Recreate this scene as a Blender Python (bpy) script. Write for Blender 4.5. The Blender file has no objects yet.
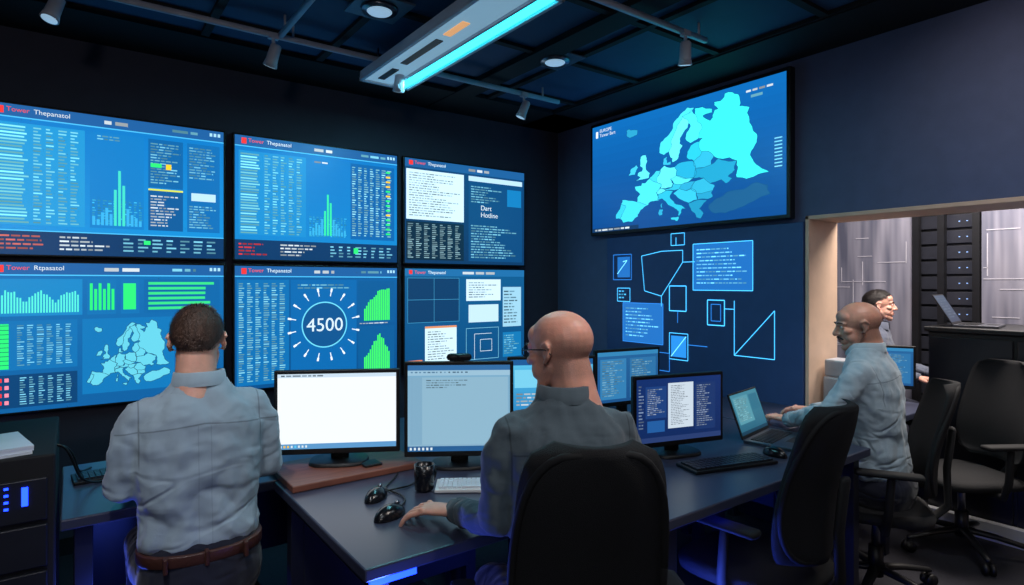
import bpy, math, random
from mathutils import Vector, Matrix
random.seed(7)
S = bpy.context.scene
COL = S.collection
try:
    S.view_settings.view_transform = 'Standard'
    S.view_settings.look = 'None'
except Exception: pass

# ---------------------------------------------------------------- helpers
def lin(c):
    o=[]
    for k in c[:3]:
        k=k/255.0
        o.append(k/12.92 if k<=0.04045 else ((k+0.055)/1.055)**2.4)
    return (o[0],o[1],o[2],1.0)

def mat(name,col,rough=.5,metal=0.,var=.12,vscale=12.,bump=0.,bscale=80.,sss=0.,coat=0.,stretch=None):
    m=bpy.data.materials.new(name); m.use_nodes=True
    nt=m.node_tree; p=nt.nodes['Principled BSDF']
    c=lin(col)
    tc=nt.nodes.new('ShaderNodeTexCoord')
    mp=nt.nodes.new('ShaderNodeMapping'); nt.links.new(tc.outputs['Object'],mp.inputs[0])
    if stretch: mp.inputs['Scale'].default_value=stretch
    n=nt.nodes.new('ShaderNodeTexNoise'); n.inputs['Scale'].default_value=vscale; n.inputs['Detail'].default_value=4
    nt.links.new(mp.outputs[0],n.inputs['Vector'])
    r=nt.nodes.new('ShaderNodeValToRGB')
    r.color_ramp.elements[0].position=.3; r.color_ramp.elements[1].position=.7
    r.color_ramp.elements[0].color=tuple(x*(1-var) for x in c[:3])+(1,)
    r.color_ramp.elements[1].color=tuple(min(1,x*(1+var)) for x in c[:3])+(1,)
    nt.links.new(n.outputs['Fac'],r.inputs[0]); nt.links.new(r.outputs[0],p.inputs['Base Color'])
    p.inputs['Roughness'].default_value=rough; p.inputs['Metallic'].default_value=metal
    if sss: p.inputs['Subsurface Weight'].default_value=sss; p.inputs['Subsurface Scale'].default_value=.01
    if coat: p.inputs['Coat Weight'].default_value=coat
    if bump:
        n2=nt.nodes.new('ShaderNodeTexNoise'); n2.inputs['Scale'].default_value=bscale; n2.inputs['Detail'].default_value=5
        nt.links.new(mp.outputs[0],n2.inputs['Vector'])
        b=nt.nodes.new('ShaderNodeBump'); b.inputs['Strength'].default_value=bump; b.inputs['Distance'].default_value=.01
        nt.links.new(n2.outputs['Fac'],b.inputs['Height']); nt.links.new(b.outputs[0],p.inputs['Normal'])
    return m

def cloth(name,col,seams=False,fold=.75):
    """woven cloth: soft drape folds, a few creases, weave grain and stitched seam lines"""
    m=bpy.data.materials.new(name); m.use_nodes=True
    nt=m.node_tree; N=nt.nodes.new; K=nt.links.new; p=nt.nodes['Principled BSDF']
    def math_(op,a,b=None):
        q=N('ShaderNodeMath'); q.operation=op
        for i,v in enumerate((a,b)):
            if v is None: continue
            if isinstance(v,(int,float)): q.inputs[i].default_value=v
            else: K(v,q.inputs[i])
        return q.outputs[0]
    def mr(sock,a0,a1,b0,b1):
        q=N('ShaderNodeMapRange'); q.interpolation_type='SMOOTHSTEP'
        for i,v in zip((1,2,3,4),(a0,a1,b0,b1)): q.inputs[i].default_value=v
        K(sock,q.inputs[0]); return q.outputs[0]
    tc=N('ShaderNodeTexCoord'); sp=N('ShaderNodeSeparateXYZ'); K(tc.outputs['Object'],sp.inputs[0])
    def noise(scale,stretch,rot,det=2,dist=.0):
        mp=N('ShaderNodeMapping'); K(tc.outputs['Object'],mp.inputs[0]); mp.inputs['Scale'].default_value=stretch; mp.inputs['Rotation'].default_value=rot
        n=N('ShaderNodeTexNoise'); n.inputs['Scale'].default_value=scale; n.inputs['Detail'].default_value=det; n.inputs['Distortion'].default_value=dist
        K(mp.outputs[0],n.inputs['Vector']); return n.outputs['Fac']
    n1=noise(7,(1.6,1.6,.4),(.15,.35,.2),1.5,.4)
    r1=mr(math_('ABSOLUTE',math_('SUBTRACT',noise(4,(1.2,1.2,.9),(.3,.6,.2),1,.5),.5)),0,.13,0,1)
    r2=mr(math_('ABSOLUTE',math_('SUBTRACT',noise(7,(.6,1,1.7),(.2,-.5,.4),1,.5),.5)),0,.10,0,1)
    low=mr(sp.outputs['Z'],.80,1.02,1,.25)
    h=math_('ADD',math_('MULTIPLY',n1,1.2),math_('MULTIPLY',low,math_('ADD',math_('MULTIPLY',r1,.42),math_('MULTIPLY',r2,.24))))
    b=N('ShaderNodeBump'); b.inputs['Strength'].default_value=fold; b.inputs['Distance'].default_value=.02; K(h,b.inputs['Height'])
    b2=N('ShaderNodeBump'); b2.inputs['Strength'].default_value=.25; b2.inputs['Distance'].default_value=.001; K(noise(900,(1,1,1),(0,0,0)),b2.inputs['Height']); K(b.outputs[0],b2.inputs['Normal'])
    K(b2.outputs[0],p.inputs['Normal'])
    mx=N('ShaderNodeMix'); mx.data_type='RGBA'; c=lin(col)
    mx.inputs[6].default_value=c; mx.inputs[7].default_value=tuple(k*.6 for k in c[:3])+(1,)
    if seams:
        yoke=math_('MULTIPLY',mr(math_('ABSOLUTE',math_('SUBTRACT',math_('ADD',sp.outputs['Z'],math_('MULTIPLY',math_('ABSOLUTE',sp.outputs['X']),.10)),1.035)),.0012,.003,1,0),mr(sp.outputs['Y'],0,.01,1,0))
        arm=math_('MULTIPLY',mr(math_('ABSOLUTE',math_('SUBTRACT',math_('ABSOLUTE',sp.outputs['X']),.172)),.0012,.003,1,0),mr(sp.outputs['Z'],.90,.93,0,1))
        pl=math_('MULTIPLY',mr(math_('ABSOLUTE',math_('SUBTRACT',math_('ABSOLUTE',sp.outputs['X']),.018)),.0008,.0022,1,0),math_('MULTIPLY',mr(sp.outputs['Z'],1.028,1.03,1,0),mr(sp.outputs['Y'],0,.01,1,0)))
        K(math_('MINIMUM',math_('ADD',math_('ADD',yoke,arm),math_('MULTIPLY',pl,.4)),1.0),mx.inputs['Factor'])
    else: mx.inputs['Factor'].default_value=0
    K(mx.outputs[2],p.inputs['Base Color'])
    p.inputs['Roughness'].default_value=.88; p.inputs['Specular IOR Level'].default_value=.22
    p.inputs['Sheen Weight'].default_value=.2; p.inputs['Sheen Roughness'].default_value=.5
    return m

def emat(name,col,st):
    m=bpy.data.materials.new(name); m.use_nodes=True
    p=m.node_tree.nodes['Principled BSDF']
    p.inputs['Base Color'].default_value=lin(col); p.inputs['Emission Color'].default_value=lin(col)
    p.inputs['Emission Strength'].default_value=st
    return m

def screen_mat(name,st):
    m=bpy.data.materials.new(name); m.use_nodes=True
    nt=m.node_tree; p=nt.nodes['Principled BSDF']
    a=nt.nodes.new('ShaderNodeAttribute'); a.attribute_name='Col'
    p.inputs['Base Color'].default_value=(.004,.004,.006,1); p.inputs['Roughness'].default_value=.35
    nt.links.new(a.outputs['Color'],p.inputs['Emission Color']); p.inputs['Emission Strength'].default_value=st
    return m

def empty(name,loc=(0,0,0),rz=0.,parent=None):
    e=bpy.data.objects.new(name,None); COL.objects.link(e)
    e.location=loc; e.rotation_euler=(0,0,math.radians(rz)); e.empty_display_size=.1
    if parent: e.parent=parent
    return e

class MB:
    def __init__(s): s.v=[];s.f=[];s.m=[];s.s=[];s.M=Matrix.Identity(4)
    def add(s,vs,fs,mi=0,sm=False):
        o=len(s.v)
        s.v+= [tuple(s.M@Vector(p)) for p in vs]
        for f in fs: s.f.append([i+o for i in f]); s.m.append(mi); s.s.append(sm)
    def box(s,x0,x1,y0,y1,z0,z1,mi=0):
        vs=[(x0,y0,z0),(x1,y0,z0),(x1,y1,z0),(x0,y1,z0),(x0,y0,z1),(x1,y0,z1),(x1,y1,z1),(x0,y1,z1)]
        s.add(vs,[(0,3,2,1),(4,5,6,7),(0,1,5,4),(1,2,6,5),(2,3,7,6),(3,0,4,7)],mi)
    def cb(s,c,d,mi=0):
        s.box(c[0]-d[0]/2,c[0]+d[0]/2,c[1]-d[1]/2,c[1]+d[1]/2,c[2]-d[2]/2,c[2]+d[2]/2,mi)
    def loft(s,pts,rads,ref=(1,0,0),n=16,mi=0,dome=True,sm=True,e=2.0):
        P=[Vector(p) for p in pts]; R=[(r,r) if not isinstance(r,(tuple,list)) else r for r in rads]
        T=[]
        for i in range(len(P)):
            a=P[max(0,i-1)]; b=P[min(len(P)-1,i+1)]; t=(b-a); T.append(t.normalized() if t.length>1e-9 else Vector((0,0,1)))
        if dome:
            r0=min(R[0]); r1=min(R[-1]); a0=P[0];a1=P[-1]
            P=[a0-T[0]*r0*.97,a0-T[0]*r0*.7]+P+[a1+T[-1]*r1*.7,a1+T[-1]*r1*.97]
            R=[tuple(k*.22 for k in R[0]),tuple(k*.72 for k in R[0])]+R+[tuple(k*.72 for k in R[-1]),tuple(k*.22 for k in R[-1])]
            T=[T[0],T[0]]+T+[T[-1],T[-1]]
        ref=Vector(ref); vs=[]
        for p,r,t in zip(P,R,T):
            sd=ref-t*ref.dot(t)
            if sd.length<1e-4: sd=Vector((0,1,.1))-t*t.dot(Vector((0,1,.1)))
            sd.normalize(); ot=t.cross(sd)
            for k in range(n):
                an=2*math.pi*k/n; c=math.cos(an); q=math.sin(an)
                c=math.copysign(abs(c)**(2/e),c); q=math.copysign(abs(q)**(2/e),q)
                vs.append(tuple(p+sd*c*r[0]+ot*q*r[1]))
        fs=[]
        for i in range(len(P)-1):
            for k in range(n):
                k2=(k+1)%n; fs.append((i*n+k,i*n+k2,(i+1)*n+k2,(i+1)*n+k))
        fs.append(tuple(range(n-1,-1,-1))); L=(len(P)-1)*n; fs.append(tuple(range(L,L+n)))
        s.add(vs,fs,mi,sm)
    def cyl(s,p0,p1,r0,r1=None,n=24,mi=0,sm=True):
        s.loft([p0,p1],[r0,r0 if r1 is None else r1],n=n,mi=mi,dome=False,sm=sm,ref=(1,.13,.07))
    def ell(s,c,r,n=24,k=14,mi=0,fn=None):
        vs=[(0,0,-1)]
        for i in range(1,k):
            ph=-math.pi/2+math.pi*i/k
            for j in range(n):
                t=2*math.pi*j/n; vs.append((math.cos(ph)*math.cos(t),math.cos(ph)*math.sin(t),math.sin(ph)))
        vs.append((0,0,1)); fs=[]
        for j in range(n): fs.append((0,1+(j+1)%n,1+j))
        for i in range(k-2):
            for j in range(n):
                a=1+i*n+j;b=1+i*n+(j+1)%n; fs.append((a,b,b+n,a+n))
        L=len(vs)-1;o=1+(k-2)*n
        for j in range(n): fs.append((L,o+j,o+(j+1)%n))
        out=[]
        for p in vs:
            q=(c[0]+p[0]*r[0],c[1]+p[1]*r[1],c[2]+p[2]*r[2])
            if fn: q=fn(q)
            out.append(q)
        s.add(out,fs,mi,True)
    def obj(s,name,mats,parent=None,bevel=0.,loc=None,rot=None,remesh=0.,smooth=0,disp=None,seg=2):
        me=bpy.data.meshes.new(name); me.from_pydata(s.v,[],s.f)
        for m in (mats if isinstance(mats,(list,tuple)) else [mats]): me.materials.append(m)
        me.polygons.foreach_set('material_index',s.m); me.polygons.foreach_set('use_smooth',s.s)
        me.update()
        o=bpy.data.objects.new(name,me); COL.objects.link(o)
        if parent: o.parent=parent
        if loc: o.location=loc
        if rot: o.rotation_euler=rot
        if remesh:
            q=o.modifiers.new('remesh','REMESH'); q.mode='VOXEL'; q.voxel_size=remesh; q.use_smooth_shade=True
        if smooth:
            q=o.modifiers.new('smooth','SMOOTH'); q.factor=.5; q.iterations=smooth
        if disp:
            t=bpy.data.textures.new(name+'_folds','CLOUDS'); t.noise_scale=disp[0]; t.noise_depth=2
            q=o.modifiers.new('folds','DISPLACE'); q.texture=t; q.strength=disp[1]; q.texture_coords='LOCAL'; q.mid_level=.5
        if bevel:
            q=o.modifiers.new('bevel','BEVEL'); q.width=bevel; q.segments=seg; q.limit_method='ANGLE'; q.angle_limit=math.radians(50)
        return o

class Cv:
    """flat display picture: y runs down, units 0..1"""
    def __init__(s,w,h): s.w=w;s.h=h;s.v=[];s.f=[];s.c=[]
    def poly(s,pts,c,L=1):
        o=len(s.v)
        for x,y in pts: s.v.append(((x-.5)*s.w,-.0006*L,(.5-y)*s.h))
        s.f.append(list(range(o,o+len(pts)))); s.c.append(lin(c))
    def rect(s,x0,y0,x1,y1,c,L=1): s.poly([(x0,y1),(x1,y1),(x1,y0),(x0,y0)],c,L)
    def line(s,a,b,c,t=.004,L=3):
        ax,ay=a[0]*s.w,a[1]*s.h; bx,by=b[0]*s.w,b[1]*s.h
        d=math.hypot(bx-ax,by-ay) or 1e-6; nx=-(by-ay)/d*t/2; ny=(bx-ax)/d*t/2
        s.poly([((ax+nx)/s.w,(ay+ny)/s.h),((bx+nx)/s.w,(by+ny)/s.h),((bx-nx)/s.w,(by-ny)/s.h),((ax-nx)/s.w,(ay-ny)/s.h)],c,L)
    def frame(s,x0,y0,x1,y1,c,t=.004,L=3):
        for a,b in (((x0,y0),(x1,y0)),((x1,y0),(x1,y1)),((x1,y1),(x0,y1)),((x0,y1),(x0,y0))): s.line(a,b,c,t,L)
    def text(s,x0,y0,x1,y1,rows,c,L=3,fill=.42,ragged=True):
        h=(y1-y0)/rows; cw=min(.02,h*fill*s.h*1.1/s.w)
        for r in range(rows):
            x=x0; end=x0+(x1-x0)*(random.uniform(.45,1) if ragged else 1)
            while x<end:
                w=min(random.uniform(1.5,5)*cw,end-x)
                k=random.uniform(.55,.95)
                s.rect(x,y0+r*h,x+w,y0+r*h+h*fill,tuple(q*k for q in c),L); x+=w+cw*.8
    def table(s,x0,y0,x1,y1,cols,rows,c,L=3,fill=.42,full=False):
        h=(y1-y0)/rows; cw=(x1-x0)/cols
        for r in range(rows):
            for q in range(cols):
                w=cw*(random.uniform(.75,.95) if full else random.uniform(.3,.75)); k=random.uniform(.6,1.0)
                s.rect(x0+q*cw,y0+r*h,x0+q*cw+w,y0+r*h+h*fill,tuple(min(255,z*k) for z in c),L)
    def bars(s,x0,y0,x1,y1,n,c,L=3,fn=None,gap=.25):
        w=(x1-x0)/n
        for i in range(n):
            v=fn(i/n) if fn else random.uniform(.3,1)
            s.rect(x0+i*w,y1-(y1-y0)*v,x0+i*w+w*(1-gap),y1,c,L)
    def obj(s,name,m,parent,loc=(0,0,0),rot=(0,0,0)):
        me=bpy.data.meshes.new(name); me.from_pydata(s.v,[],s.f); me.materials.append(m)
        ca=me.color_attributes.new('Col','FLOAT_COLOR','CORNER'); i=0
        for f,c in zip(s.f,s.c):
            for _ in f: ca.data[i].color=c; i+=1
        o=bpy.data.objects.new(name,me); COL.objects.link(o); o.parent=parent; o.location=loc; o.rotation_euler=rot
        return o

def text_obj(name,body,size,m,parent,loc,rot=(math.pi/2,0,0),align='LEFT'):
    cu=bpy.data.curves.new(name,'FONT'); cu.body=body; cu.size=size; cu.align_x=align; cu.extrude=.0003
    cu.materials.append(m); o=bpy.data.objects.new(name,cu); COL.objects.link(o); o.parent=parent; o.location=loc; o.rotation_euler=rot
    return o

# ---------------------------------------------------------------- materials
m_wallL=mat('wall_paint_dark',(60,60,76),.75,bump=.05,var=.05)
m_wallR=mat('wall_paint_bluegrey',(84,96,130),.7,bump=.05,var=.05)
m_panel=mat('wall_panel_blue',(54,80,130),.5,var=.05)
m_floor=mat('carpet_dark',(28,28,38),.9,bump=.4,bscale=300,var=.3,vscale=60)
m_ceil=mat('ceiling_tile_navy',(36,72,108),.7,var=.05)
m_black=mat('black_plastic',(14,14,17),.45,var=.2)
m_blackm=mat('black_matte',(11,12,16),.8,var=.2)
m_fabric=mat('chair_fabric',(11,12,17),.85,bump=.4,bscale=500)
m_desk=mat('desk_laminate',(58,62,82),.3,var=.05,vscale=4)
m_deskedge=mat('desk_edge',(26,28,40),.4)
m_wood=mat('walnut_board',(120,72,58),.45,var=.3,vscale=9,stretch=(1,9,1))
m_metal=mat('brushed_metal',(130,132,140),.3,metal=1.)
m_white=mat('white_paint_metal',(215,222,232),.4,var=.04)
m_whitep=mat('white_plastic',(215,218,222),.4,var=.04)
m_track=mat('track_metal',(190,196,210),.4)
m_jamb=mat('beige_jamb',(222,190,165),.6,var=.05)
m_scr=screen_mat('display_emission',1.5)
m_scrhi=screen_mat('monitor_emission',1.1)
m_holo=screen_mat('light_drawing_emission',2.1)
m_cyan=emat('led_cyan',(50,225,240),3.5)
m_hglow=emat('housing_glow_pale',(150,195,220),.5)  # faint emission in place of light falling on the pale housing
m_blue=emat('led_blue',(20,50,255),7)
m_lens=emat('lens_glow',(170,210,240),.6)
m_txt=emat('display_text',(225,235,240),1.0)
m_txtr=emat('display_text_red',(240,80,80),1.0)

# ---------------------------------------------------------------- room shell
AL,AR,BF,BB,ZC=-2.2,3.475,-1.8,4.05,2.827
TH=.32
b=MB(); b.box(AL-.2,6.6,BF-.2,BB+.2,-.1,0); b.obj('floor',m_floor)
b=MB(); b.box(AL-.2,AR+TH,BF-.2,BB+.2,ZC,ZC+.1); b.obj('ceiling',m_ceil)
b=MB(); b.box(AL-.2,AR+TH,BB,BB+.15,0,ZC); b.obj('wall_back',m_wallL)
b=MB(); b.box(AL-.2,AL,BF,BB,0,ZC); b.obj('wall_left',m_wallL)
b=MB(); b.box(AL-.2,AR+TH,BF-.2,BF,0,ZC); b.obj('wall_front',m_wallL)
OB0,OB1,OZ=-.7,1.818,1.862
b=MB(); b.box(AR,AR+TH,OB1,BB,0,ZC); b.box(AR,AR+TH,OB0,OB1,OZ,ZC); b.box(AR,AR+TH,BF,OB0,0,ZC); b.obj('wall_right',m_wallR)
b=MB(); b.box(AR-.012,AR+TH+.01,OB1-.022,OB1,0,OZ); b.box(AR-.012,AR+TH+.01,OB0,OB0+.022,0,OZ); b.box(AR-.012,AR+TH+.01,OB0,OB1,OZ-.022,OZ)
b.obj('trim_1',m_jamb,bevel=.003)
b=MB(); b.box(AL,AR,BB-.015,BB,0,.09); b.obj('baseboard_back',m_blackm)
b=MB(); b.box(AR-.015,AR,OB1,BB-.015,0,.09); b.obj('baseboard_right',m_blackm)
b=MB()
x=-1.9
while x<AR:
    b.box(x-.02,x+.02,BF,BB,ZC-.022,ZC); x+=.62
y=-1.6
while y<BB:
    b.box(AL,AR,y-.02,y+.02,ZC-.02,ZC); y+=.62
b.box(AR-.42,AR,BF,BB,ZC-.03,ZC); b.box(AL,AR,BB-.45,BB,ZC-.03,ZC)
b.box(2.15,2.3,BF,BB,ZC-.035,ZC)
b.obj('trim_2',m_blackm)
# blue wall panel with light drawing
e=empty('wall_projection_panel',(AR,2.625,1.30),-90)
b=MB(); b.box(-.80,.80,-.02,0,-.62,.53); b.obj('panel_board',m_panel,e,bevel=.004)
c=Cv(1.45,.93); H=(70,185,245); H2=(35,110,190); H3=(110,205,250); HF=(22,84,148); T=.0045
c.rect(.03,.10,.12,.27,HF,1); c.frame(.0,.08,.13,.29,H2,T); c.line((.03,.24),(.10,.13),H3,.006); c.line((.1,.13),(.07,.14),H3,.006)
c.frame(.03,.36,.12,.47,H,T); c.text(.04,.38,.11,.46,3,H)
c.rect(.07,.48,.34,.80,HF,1); c.frame(.07,.48,.34,.80,H2,T); c.text(.09,.52,.32,.77,9,H3,fill=.3)
pl=[(.20,.10),(.33,.07),(.46,.07),(.46,.16),(.33,.42),(.22,.38),(.20,.10)]
for p,q in zip(pl,pl[1:]): c.line(p,q,H,T)
c.line((.33,.42),(.33,.50),H,T); c.line((.46,.16),(.53,.16),H,T)
c.frame(.38,.34,.48,.53,H,.006); c.line((.43,.53),(.43,.62),H2,T)
c.rect(.52,.03,.83,.37,HF,1); c.frame(.52,.03,.83,.37,H,T); c.text(.54,.07,.81,.34,10,H3,fill=.3); c.line((.42,.03),(.42,-.03),H,T);c.frame(.39,-.06,.47,.03,H,T)
c.frame(.60,.44,.69,.62,H,.006); c.frame(.62,.47,.67,.59,H2,T)
c.line((.69,.50),(.74,.50),H,T); c.line((.74,.44),(.74,.82),H,T); c.line((.74,.82),(.93,.82),H,T); c.line((.93,.82),(.93,.50),H,T); c.line((.93,.50),(.74,.82),H,T)
c.frame(.38,.70,.49,.90,H,T); c.rect(.39,.72,.48,.88,(30,110,180),1); c.line((.39,.88),(.48,.72),H3,.006); c.frame(.24,.86,.38,1.0,H2,T); c.line((.49,.78),(.60,.78),H2,T)
c.obj('light_drawing',m_holo,e,(0,-.022,0))

# ---------------------------------------------------------------- Europe
EU=[
[(-9,37),(-7.4,37.2),(-7,39),(-6.5,41.8),(-8.8,42),(-9.3,39)],
[(-9,43.5),(-1.8,43.4),(3.2,42.4),(0.5,40.8),(-0.3,39.3),(0,38.7),(-2,36.8),(-5.5,36.1),(-7.3,37.2),(-7,39),(-6.5,41.8),(-8.8,42)],
[(-1.8,43.4),(-1.2,46),(-4.7,48.3),(-1.5,48.7),(-1.6,49.6),(0.2,49.6),(1.8,51),(4.2,50),(8.1,49),(7.5,47.5),(6.2,46.3),(7.5,43.8),(4,43.5),(3.2,42.4)],
[(-5.5,50.1),(-3,50.6),(1.4,51.2),(1.7,52.7),(0,53.5),(-1.5,55),(-2,57.5),(-3,58.6),(-5,58.5),(-5.8,57),(-4.9,55),(-3.1,54.5),(-3,53.4),(-4.6,53),(-4.8,51.8),(-3,51.4)],
[(-6.2,52.2),(-9.8,51.6),(-9.8,53.8),(-8.3,54.5),(-7.2,55.3),(-5.7,54.6),(-6.2,53.3)],
[(-22,64),(-18.5,63.5),(-14,64.8),(-15,66.3),(-20,66),(-22.5,66.2),(-24,65.3)],
[(7,44),(6.8,45.8),(10.5,46.8),(13.6,46.4),(12.3,45.2),(12.5,44.1),(14,42.5),(16,41.8),(18.4,40.2),(17,40.5),(16.5,39.2),(15.8,38),(15.6,39.8),(14,41),(12,42),(10.3,43.5),(8.8,44.4)],
[(12.5,38),(15.5,38.2),(15,36.8),(13,37.4)],[(8.3,41),(9.6,41),(9.5,39.2),(8.4,39)],[(8.6,42.5),(9.4,43),(9.4,41.5),(8.8,41.5)],
[(6,51.5),(7,53.5),(8.8,54.8),(11,54),(14.2,53.8),(14.8,51),(12.2,50.3),(13.5,48.7),(12.8,47.6),(7.6,47.6),(8.1,49),(6.2,49.6)],
[(1.8,51),(4,52.5),(5,53.4),(7,53.4),(6,51.5),(6.2,49.6),(4.2,50)],
[(8.2,55),(8.2,57),(10.5,57.6),(10.2,55.5),(12.3,55.8),(12,54.8),(9.8,54.9)],
[(5.2,59),(5,62),(9,63.8),(13,66),(16,68.7),(20,70),(25.5,71),(30.5,70),(28,69.2),(25,69),(20.5,68.8),(16,66.5),(14,64.3),(12.2,62.5),(12,60),(11,59),(8,58.1)],
[(11,59),(12,60),(12.2,62.5),(14,64.3),(16,66.5),(20.5,68.8),(24,66),(21.5,64.5),(17.5,62.3),(17.2,60.7),(18.8,59.8),(16.5,57.5),(15.8,56.1),(13,55.4),(11.5,57.7)],
[(20.5,68.8),(25,69),(28,69.8),(29.5,68),(29.8,66),(31.2,62.8),(28,60.5),(23,59.9),(21.3,61),(21.5,63),(25,65),(24,66)],
[(21,55.3),(21,57.5),(23.5,59.2),(28,59.4),(28,56.2),(26.5,55),(23.5,54)],
[(14.2,53.9),(18,54.8),(23,54.3),(23.6,51.5),(24,50.8),(22.5,49.2),(19,49.5),(14.9,51)],
[(12.2,50.3),(14.8,51),(19,49.6),(22.5,49.1),(20,48.3),(17,48),(13.8,48.7)],
[(9.6,47.3),(13,47.6),(13.8,48.7),(17,48),(16.2,46.8),(13.5,46.6),(10.5,46.9)],
[(6.1,46.3),(7.5,47.5),(9.6,47.3),(10.4,46.7),(8.5,46.1),(7,45.9)],
[(16.2,46.8),(17,48),(20,48.2),(22.8,48),(21,46.2),(18.5,45.8)],
[(13.6,45.5),(16.2,46.8),(18.5,45.8),(20.5,46.1),(22.7,44.5),(22.5,42.3),(20,42),(19.3,41.9),(16,43.6),(14.5,45)],
[(19.4,41.8),(22.5,42.2),(26,41.6),(24,40.3),(22.8,39.5),(24,37.8),(22.8,36.5),(21.5,37),(20,39.5)],
[(22.5,42.3),(22.7,44.2),(28.5,43.8),(28,42),(26.2,41.7)],
[(20.5,46.1),(22.8,48),(26.5,48.2),(28.2,46),(29.6,45.2),(28.5,43.8),(22.7,44.2)],
[(22.5,49),(24,51.8),(30.5,51.4),(34,52.3),(38,50),(40,49.5),(38,47.2),(35,46.3),(36,45.2),(33.5,44.5),(32.5,46),(30,46),(28.2,46),(26.5,48.2)],
[(23.6,51.6),(23.5,54),(26.5,55),(28,56.2),(31,55.5),(32.5,53.5),(30.5,51.4)],
[(28,56.2),(28,59.4),(30,60),(28,60.5),(31.2,62.8),(29.8,66),(29.5,68),(30.5,69.7),(36,69),(41,67),(40,66),(34,66.5),(37,64),(39,64.5),(42,66.3),(44,66),(44,68.5),(48,67.7),(53,68.8),(55,68.5),(58,66),(54,63),(57,61),(53,58),(52,56),(50,52),(46,50),(45,46),(47,42.5),(40,43.5),(37.5,45),(39,47.2),(40,49.5),(34,52.3),(32.5,53.5),(31,55.5)],
[(26.2,40),(29,41.2),(33,42),(38,41),(42,41.5),(44.5,39.5),(44,37),(36,36.5),(30.5,36.3),(27.5,37)]]
EUC=[(50,190,215),(60,205,225),(70,215,230),(90,225,240),(60,190,220),(40,150,190),(40,180,210),(50,190,215),(40,160,200),(40,160,200),(90,230,240),(60,200,225),(50,180,215),(70,215,235),(95,235,240),(70,225,235),(40,190,215),(35,165,205),(80,220,235),(45,180,210),(90,230,240),(40,160,200),(50,185,215),(30,140,180),(35,150,190),(45,170,205),(30,150,190),(45,175,210),(55,225,225),(24,84,130)]
def europe(c,x0,y0,x1,y1,tint=None,L=2):
    def pr(lo,la):
        r=(90-la)*1.0+4; t=math.radians((lo-14)*.78); return r*math.sin(t),r*math.cos(t)
    allp=[pr(*p) for poly in EU for p in poly]
    mx0=min(p[0] for p in allp);mx1=max(p[0] for p in allp);my0=min(p[1] for p in allp);my1=max(p[1] for p in allp)
    def T(lo,la):
        px,py=pr(lo,la); return x0+(px-mx0)/(mx1-mx0)*(x1-x0), y0+(py-my0)/(my1-my0)*(y1-y0)
    def sub(p,q,n):
        if n==0: return [p]
        rr=random.Random(round((p[0]+q[0])*1e4)*7+round((p[1]+q[1])*1e4))
        d=math.hypot(q[0]-p[0],q[1]-p[1]); m=((p[0]+q[0])/2+rr.uniform(-.13,.13)*d,(p[1]+q[1])/2+rr.uniform(-.13,.13)*d)
        return sub(p,m,n-1)+sub(m,q,n-1)
    for i,poly in enumerate(EU):
        pts=[T(*p) for p in poly]
        out=[]
        for p,q in zip(pts,pts[1:]+pts[:1]): out+=sub(p,q,2)
        ar=sum(p[0]*q[1]-q[0]*p[1] for p,q in zip(out,out[1:]+out[:1]))
        if ar>0: out=out[::-1]
        c.poly(out,tint if tint else EUC[i],L)
        for p,q in zip(out,out[1:]+out[:1]): c.line(p,q,(15,75,120) if not tint else (20,60,90),.0022,L+1)

# ---------------------------------------------------------------- wall displays
def wall_display(a0,a1,z0,z1,draw,strength=m_scr):
    w=a1-a0;h=z1-z0
    e=empty('wall_display',((a0+a1)/2,BB,(z0+z1)/2))
    b=MB(); b.box(-w/2,w/2,-.055,-.02,-h/2,h/2); b.box(-w*.3,w*.3,-.02,0,-h*.3,h*.3); b.obj('housing',m_black,e,bevel=.004)
    bz=.012
    c=Cv(w-2*bz,h-2*bz); draw(c); c.obj('picture',strength,e,(0,-.0555,0))
    return e,w,h
PALE=(120,200,225); GRN=(40,215,110); W=(215,228,235); RED=(220,50,50)
def header(c):
    c.rect(0,0,1,.085,(26,84,142),1); c.rect(0,.08,1,.088,(70,175,225),2)
    c.rect(.035,.018,.062,.065,RED,3); c.text(.45,.03,.62,.055,1,W,fill=1); c.text(.75,.03,.92,.05,1,PALE,fill=1)
    for k in range(3): c.rect(.93+k*.02,.02,.943+k*.02,.045,(150,200,220),3)
def gradbg(c,top,bot,n=14):
    for i in range(n):
        t=i/(n-1); c.rect(0,i/n,1,(i+1)/n,tuple(top[k]*(1-t)+bot[k]*t for k in range(3)),0)
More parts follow.
